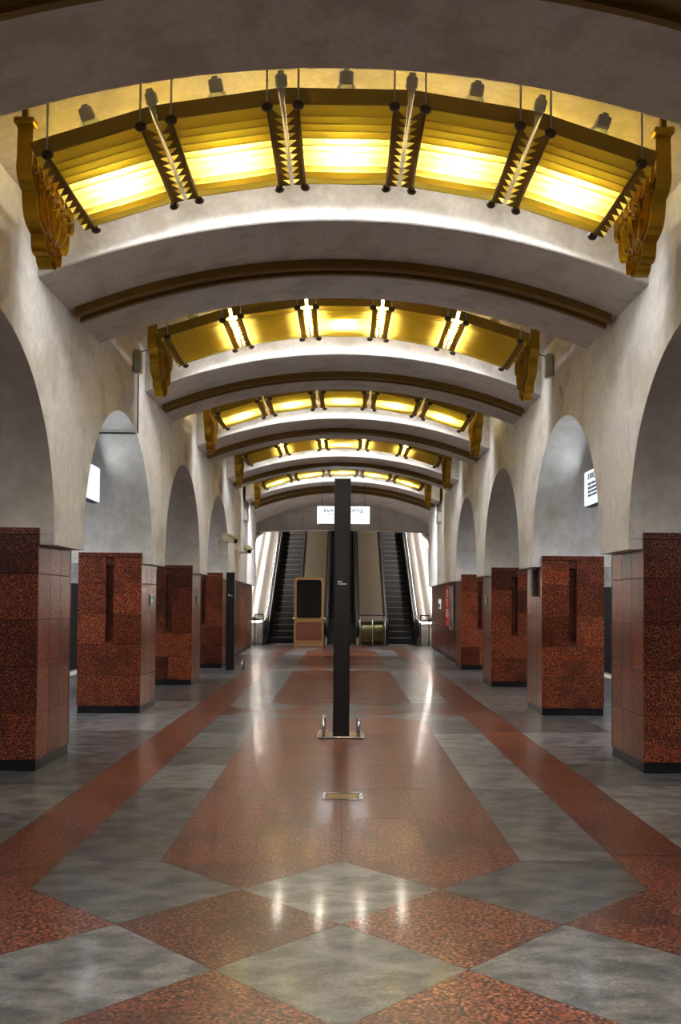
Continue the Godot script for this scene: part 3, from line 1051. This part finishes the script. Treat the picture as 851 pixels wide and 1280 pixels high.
	# barriers
	barrier(1.12, 0.92, "chrome barrier with three posts before the rounded brass deck front")
	barrier(-3.0, 0.30, "short dark barrier beside the silver deck near the security cameras")
	barrier(3.02, 0.30, "short dark barrier beside the silver deck near the red poster")

func barrier(x: float, w: float, label: String) -> void:
	var t := thing("barrier", label, "barrier", P(x, 0, 33.2))
	var n := 3 if w > 0.5 else 2
	for i in n:
		var st := begin(true)
		var px := -w / 2 + w * i / (n - 1)
		tube(st, [Vector3(px, 0, 0), Vector3(px, 1.12, 0)], 0.022, 8)
		ob("post", st, M.steel if w > 0.5 else M.totem_edge, t)
	var st := begin(true)
	tube(st, [Vector3(-w / 2 - 0.02, 1.12, 0), Vector3(w / 2 + 0.02, 1.12, 0)], 0.024, 8)
	ob("top_rail", st, M.totem_edge, t)

func cabin() -> void:
	var t := thing("attendant_cabin", "ochre framed attendant's cabin with a dark window and red-brown lower panel", "cabin", P(-1.16, 0, 32.1))
	t.rotation.y = 0.05
	var w := 1.05
	var h := 2.46
	var dp := 1.0
	var st := begin()
	bev_box(st, Vector3(0, h / 2 + 0.05, -dp / 2 - 0.03), Vector3(w - 0.04, h - 0.1, dp - 0.06), 0.08)
	ob("body", st, M.cabin_frame, t)
	# rounded front frame: outer rounded rectangle with a rounded opening
	var ring := func(hw: float, y0: float, y1: float, r: float) -> Array:
		var q := []
		for c in [[hw - r, y1 - r, 0.0], [-hw + r, y1 - r, PI / 2], [-hw + r, y0 + r, PI], [hw - r, y0 + r, 1.5 * PI]]:
			for i in 7:
				var a: float = c[2] + PI / 2 * i / 6
				q.append(Vector2(c[0] + r * cos(a), c[1] + r * sin(a)))
		return q
	var fr := func(o: Array, i: Array, z0: float, z1: float) -> SurfaceTool:
		var b := begin()
		for n in o.size():
			var m := (n + 1) % o.size()
			var v := func(q: Vector2, z: float) -> Vector3: return Vector3(q.x, q.y, z)
			quad(b, v.call(o[n], z1), v.call(o[m], z1), v.call(i[m], z1), v.call(i[n], z1))
			quad(b, v.call(o[n], z0), v.call(o[m], z0), v.call(o[m], z1), v.call(o[n], z1))
			quad(b, v.call(i[n], z0), v.call(i[m], z0), v.call(i[m], z1), v.call(i[n], z1))
		return b
	ob("window_frame", fr.call(ring.call(w / 2, 0.95, h, 0.14), ring.call(w / 2 - 0.09, 1.02, h - 0.10, 0.09), -0.03, 0.03), M.cabin_frame, t)
	st = begin()
	add_box(st, Vector3(0, 1.70, 0.0), Vector3(w - 0.16, 1.4, 0.012))
	ob("window_glass", st, M.cabin_glass, t)
	ob("lower_frame", fr.call(ring.call(w / 2, 0.10, 0.96, 0.03), ring.call(w / 2 - 0.08, 0.24, 0.88, 0.02), -0.03, 0.03), M.cabin_frame, t)
	st = begin()
	bev_box(st, Vector3(0, 0.56, 0.0), Vector3(w - 0.15, 0.66, 0.02), 0.006)
	ob("lower_panel", st, M.cabin_panel, t)
	st = begin()
	bev_box(st, Vector3(0, 0.05, -dp / 2 + 0.02), Vector3(w + 0.02, 0.10, dp + 0.08), 0.01)
	ob("base", st, M.cabin_frame, t)
	for g in [-1, 1]:
		st = begin(true)
		tube(st, [Vector3(g * (w / 2 - 0.02), 0.98, 0.03), Vector3(g * (w / 2 + 0.02), 1.02, 0.16)], 0.03, 8)
		ob("side_lamp", st, M.cream, t)

# ------------------------------------------------------------------ pylons
func print_rows(t: Node3D, called: String, at: Vector3, rows: Array, m: Material, rot := 0.0) -> MeshInstance3D:
	# fine unreadable print: short raised dashes, one row per entry [y, x0, x1, height]
	var st := begin()
	var r := RandomNumberGenerator.new()
	r.seed = 5
	for q in rows:
		var x: float = q[1]
		while x < q[2]:
			var w: float = minf(q[3] * r.randf_range(0.5, 0.95), q[2] - x)
			add_box(st, Vector3(x + w / 2, q[0], 0), Vector3(w, q[3] * r.randf_range(0.8, 1.0), 0.003))
			x += w + q[3] * (0.25 if r.randf() > 0.2 else 0.8)
	var o := ob(called, st, m, t, at)
	o.rotation.y = rot
	return o

func totem(at: Vector3, h: float, label: String, base: bool) -> void:
	var t := thing("information_pylon", label, "pylon", at)
	var st := begin()
	var w := 0.175
	bev_box(st, Vector3(0, h / 2, 0), Vector3(w, h, 0.15), 0.006)
	ob("shaft", st, M.totem, t)
	for g in [-1, 1]:
		st = begin()
		bev_box(st, Vector3(g * (w / 2 + 0.004), h / 2, 0.0), Vector3(0.012, h, 0.17), 0.003)
		ob("edge_strip", st, M.totem_edge, t)
	var y := 1.84 if base else 1.75
	print_rows(t, "lettering", Vector3(0, 0, 0.077), [[y, -0.05, 0.0, 0.018], [y - 0.028, -0.05, 0.062, 0.016]], M.white_paint)
	print_rows(t, "faint_lettering", Vector3(0, 0, 0.0765), [[y - 0.15, -0.04, 0.04, 0.012], [y - 0.19, -0.04, 0.04, 0.012], [y - 0.23, -0.03, 0.04, 0.012], [y - 0.26, -0.03, 0.03, 0.012]], M.totem_edge)
	if base:
		st = begin()
		bev_box(st, Vector3(0, 0.006, -0.06), Vector3(0.54, 0.012, 0.52), 0.003)
		ob("base_plate", st, M.bronze, t)
		st = begin(true)
		var c := [Vector3(-0.27, 0.015, 0.2), Vector3(0.27, 0.015, 0.2), Vector3(0.27, 0.015, -0.32), Vector3(-0.27, 0.015, -0.32)]
		for i in 4: tube(st, [c[i], c[(i + 1) % 4]], 0.008, 6)
		ob("plate_rim", st, M.steel, t)
		for g in [-1, 1]:
			hoop(t, Vector3(g * 0.205, 0.0, -0.06))
	else:
		hoop(t, Vector3(0.30, 0.0, 0.0))

func hoop(t: Node3D, at: Vector3) -> void:
	var st := begin(true)
	var pts := [Vector3(0, 0.0, 0.2)]
	for i in 11:
		var a := PI * i / 10
		pts.append(Vector3(0, 0.13 + 0.10 * sin(a), 0.2 * cos(a)))
	pts.append(Vector3(0, 0.0, -0.2))
	tube(st, pts, 0.02, 8)
	ob("guard_hoop", st, M.steel, t, at)

# ------------------------------------------------------------------ signs
func text(t: Node3D, called: String, s: String, size: float, at: Vector3, m: Material, rot := Vector3.ZERO, wide := 1.0) -> void:
	var f := SystemFont.new()
	f.font_names = PackedStringArray(["Droid Sans"])
	f.font_weight = 700
	var tm := TextMesh.new()
	tm.text = s
	tm.font = f
	tm.font_size = 32
	tm.pixel_size = size / 32.0
	tm.depth = 0.004
	var o := obj(called, tm, m, t, at)
	o.rotation = rot
	o.scale.x = wide

func lightbox(t: Node3D, w: float, h: float) -> void:
	var st := begin()
	bev_box(st, Vector3(0, 0, -0.06), Vector3(w + 0.03, h + 0.03, 0.10), 0.012)
	ob("case", st, M.sign_case, t)
	st = begin()
	bev_box(st, Vector3(0, 0, 0.0), Vector3(w, h, 0.03), 0.008)
	ob("lit_face", st, M.sign_white, t)
	area(t, "sign_light", Vector3(0, h / 2 - 0.012, 0.022), Vector2(w, 0.016), 0.3, Color(0.93, 0.97, 1.0), Vector3(0, PI, 0))

func signs() -> void:
	var t := thing("hanging_lightbox", "glowing white exit lightbox hung on two rods before the escalators", "sign", P(0.02, 4.075, 26.0))
	lightbox(t, 1.50, 0.50)
	text(t, "heading", "ВЫХОД В ГОРОД", 0.14, Vector3(0, 0.13, 0.018), M.ink)
	print_rows(t, "small_print", Vector3(0, 0, 0.018), [[0.02, -0.47, -0.1, 0.035], [0.02, 0.05, 0.33, 0.03], [-0.05, -0.47, -0.2, 0.02], [-0.12, -0.47, 0.42, 0.025]], M.ink_soft)
	for g in [-1, 1]:
		var st := begin(true)
		tube(st, [Vector3(g * 0.61, 0.26, -0.06), Vector3(g * 0.61, 0.92, -0.06)], 0.008, 6)
		ob("rod", st, M.black, t)
	for s in [-1, 1]:
		t = thing("arch_lightbox", "white lightbox hung in the archway on the " + ("security camera side" if s < 0 else "red poster side, with lines of text"), "sign", P(s * 3.30, 3.15, 11.35))
		t.rotation.y = -s * PI / 2
		lightbox(t, 2.0, 0.46)
		for g in [-1, 1]:
			var st := begin(true)
			tube(st, [Vector3(g * 0.7, 0.22, -0.06), Vector3(g * 0.7, 0.6, -0.06)], 0.008, 6)
			ob("rod", st, M.black, t)
		if s > 0:
			text(t, "heading", "К ПОЕЗДАМ", 0.10, Vector3(-0.52, 0.145, 0.018), M.ink)
			print_rows(t, "small_print", Vector3(0, 0, 0.018), [[0.045, -0.80, -0.1, 0.035], [-0.01, -0.80, 0.1, 0.035], [-0.06, -0.80, 0.0, 0.035], [-0.11, -0.80, -0.2, 0.035]], M.ink_soft)
	# green plates on the hall sides of pillars
	for q in [[-1, 13.68, 1.60, "small green exit plate, security camera side, farther from the escalators", 1], [-1, 18.05, 1.62, "small green exit plate, security camera side, nearer the escalators", 2], [1, 18.0, 1.63, "small green exit plate on a pillar on the red poster side", 2]]:
		t = thing("exit_plate", q[3], "sign", P(q[0] * (PX - 0.004), q[2], q[1]), "green exit plates")
		t.rotation.y = -q[0] * PI / 2
		var st := begin()
		bev_box(st, Vector3.ZERO, Vector3(0.28, 0.17, 0.012), 0.002)
		ob("plate", st, M.green, t)
		st = begin()
		add_box(st, Vector3(-0.055, 0.0, 0.007), Vector3(0.03, 0.115, 0.003))
		add_box(st, Vector3(0.055, 0.0, 0.007), Vector3(0.03, 0.115, 0.003))
		add_box(st, Vector3(0.0, 0.0, 0.007), Vector3(0.09, 0.022, 0.003))
		add_box(st, Vector3(0.0, 0.08, 0.007), Vector3(0.28, 0.008, 0.003))
		add_box(st, Vector3(0.0, -0.08, 0.007), Vector3(0.28, 0.008, 0.003))
		ob("pictogram", st, M.white_paint, t)
	# poster: red banner with white letters beside a black and white picture
	var ang := atan2(0.22, 32.3 - 22.8)
	t = thing("poster", "red poster with a column of white letters beside a black and white picture", "poster", P(2.985, 1.52, 25.3))
	t.rotation.y = -PI / 2 - ang
	var st := begin()
	bev_box(st, Vector3(-0.62, 0, 0), Vector3(1.2, 1.2, 0.02), 0.004)
	ob("red_sheet", st, M.poster_red, t)
	for i in 4:
		text(t, "letter", ["П", "Т", "Ш", "т"][i], 0.30 if i < 3 else 0.17, Vector3(-0.62, 0.34 - 0.28 * i, 0.012), M.white_paint, Vector3.ZERO, 2.6)
	st = begin()
	bev_box(st, Vector3(0.52, -0.06, 0.0), Vector3(1.0, 1.22, 0.02), 0.004)
	ob("picture_sheet", st, M.poster_grey, t)
	st = begin()
	var pk := [[Vector2(0.1, -0.6), Vector2(0.35, -0.6), Vector2(0.72, 0.0), Vector2(0.5, 0.25)], [Vector2(0.55, -0.66), Vector2(1.0, -0.66), Vector2(0.75, -0.35), Vector2(0.5, -0.45)], [Vector2(0.05, -0.2), Vector2(0.2, -0.1), Vector2(0.3, 0.4), Vector2(0.08, 0.3)]]
	for q in pk:
		quad(st, Vector3(q[0].x, q[0].y, 0.0115), Vector3(q[1].x, q[1].y, 0.0115), Vector3(q[2].x, q[2].y, 0.0115), Vector3(q[3].x, q[3].y, 0.0115))
	ob("picture_print", st, M.black, t)
	t = thing("notice_plate", "small pale green notice on the dark granite between poster and escalators", "sign", P(3.08, 1.55, 28.7))
	t.rotation.y = -PI / 2 - ang
	st = begin()
	bev_box(st, Vector3.ZERO, Vector3(1.0, 0.30, 0.012), 0.002)
	ob("plate", st, M.white_paint, t)
	st = begin()
	add_box(st, Vector3(-0.1, -0.05, 0.007), Vector3(0.7, 0.12, 0.003))
	ob("print", st, M.green, t)

# ------------------------------------------------------------------ fittings on the walls
func camera_thing(at: Vector3, label: String, yaw: float, pitch: float) -> void:
	var t := thing("security_camera", label, "security camera", at)
	var st := begin()
	bev_box(st, Vector3(0.02, -0.05, 0), Vector3(0.05, 0.34, 0.12), 0.01)
	ob("wall_plate", st, M.cream, t)
	st = begin()
	bev_box(st, Vector3(0.15, 0.06, 0), Vector3(0.26, 0.05, 0.06), 0.008)
	bev_box(st, Vector3(0.06, -0.02, 0), Vector3(0.05, 0.18, 0.06), 0.008)
	ob("arm", st, M.cream, t)
	var b := Basis.from_euler(Vector3(pitch, yaw, 0))
	var o := Vector3(0.28, 0.13, 0)
	st = begin()
	bev_box(st, o, Vector3(0.13, 0.12, 0.36), 0.02, b)
	bev_box(st, o + b * Vector3(0, 0.07, 0.03), Vector3(0.16, 0.014, 0.44), 0.005, b)
	var h := ob("housing", st, M.cream, t)
	st = begin(true)
	lathe(st, [Vector2(0, 0.012), Vector2(0.045, 0.012), Vector2(0.05, 0.0), Vector2(0.05, -0.02)], 14, Transform3D(b * Basis(Vector3.RIGHT, PI / 2), o + b * Vector3(0, 0, 0.18)))
	ob("lens", st, M.lens_glass, h)

func wall_things() -> void:
	camera_thing(P(-WX, 2.82, 19.75), "cream security camera on a long arm beside the last arch", 1.0, 0.35)
	camera_thing(P(-WX - 0.01, 2.80, 23.6), "cream security camera on the closed wall near the escalators", 0.35, 0.3)
	for s in [-1, 1]:
		var side := "security camera side" if s < 0 else "red poster side"
		# column loudspeakers above the arches
		var t := thing("loudspeaker", "slim grey loudspeaker high on the white wall above an arch, " + side, "loudspeaker", P(s * (WX - 0.06), 4.68, 11.75))
		var st := begin()
		bev_box(st, Vector3.ZERO, Vector3(0.09, 0.30, 0.12), 0.012)
		ob("body", st, M.grey_metal, t)
		st = begin()
		add_box(st, Vector3(-s * 0.035, 0, 0.055), Vector3(0.03, 0.27, 0.012))
		ob("grille", st, M.cream, t)
		st = begin(true)
		tube(st, [Vector3(-s * 0.03, 0.12, 0.03), Vector3(-s * 0.12, 0.15, 0.0), Vector3(-s * 0.24, 0.10, -0.1)], 0.007, 6)
		ob("cable", st, M.black, t)
		# vent boxes on the closed walls
		t = thing("vent_box", "small white vent box high on the closed wall, " + side, "vent", P(s * 2.80, 4.05, 26.4))
		st = begin()
		bev_box(st, Vector3.ZERO, Vector3(0.10, 0.28, 0.7), 0.015)
		ob("box", st, M.plaster, t)
		for i in 3:
			st = begin()
			add_box(st, Vector3(-s * 0.052, -0.07 + 0.07 * i, 0), Vector3(0.008, 0.02, 0.6))
			ob("slot", st, M.grey_metal, t)
		# raised bosses over the arches, shapes standing for a caustic swirl of light
		for k in range(-1, 3):
			t = thing("caustic_boss", "white boss standing for caustic light over the %s archway from the escalators, %s" % [ordinal(2 - k), side], "light_relief", P(s * WX, 4.12, 11.33 + k * BAY), "white bosses standing for caustic light")
			st = begin(true)
			var pr := [Vector2(0.0, 0.05), Vector2(0.05, 0.045), Vector2(0.075, 0.02), Vector2(0.09, 0.03), Vector2(0.11, 0.02), Vector2(0.12, 0.0)]
			lathe(st, pr, 18, Transform3D(Basis(Vector3.BACK, s * PI / 2), Vector3.ZERO))
			ob("boss", st, M.plaster, t)
			st = begin(true)
			lathe(st, [Vector2(0.0, 0.035), Vector2(0.04, 0.03), Vector2(0.06, 0.0)], 14, Transform3D(Basis(Vector3.BACK, s * PI / 2), Vector3(0, 0.15, 0)))
			ob("crest", st, M.plaster, t)
	# cable and conduit by the arch with the blank lightbox
	var st := begin(true)
	tube(st, [P(-WX + 0.012, 4.62, 12.0), P(-WX + 0.012, 3.80, 12.0)], 0.009, 6)
	tag(ob("wall_cable", st, M.sign_case), "thin dark cable running down the white wall to the archway conduit", "cable")
	st = begin(true)
	tube(st, [P(-WX + 0.005, 3.78, 11.90), P(-3.80, 3.78, 11.90)], 0.014, 8)
	tag(ob("arch_conduit", st, M.sign_case), "thin dark conduit crossing under the archway of the blank lightbox", "conduit")
	# dark box under the wall overhang
	var t := thing("junction_box", "narrow dark grey box fixed to a pillar under the white wall", "box", P(PX - 0.03, 1.90, 13.42))
	st = begin()
	bev_box(st, Vector3.ZERO, Vector3(0.06, 0.40, 0.15), 0.01)
	ob("case", st, M.sign_case, t)
	st = begin()
	bev_box(st, Vector3(-0.01, 0.205, 0), Vector3(0.08, 0.03, 0.22), 0.006)
	ob("bracket", st, M.grey_metal, t)
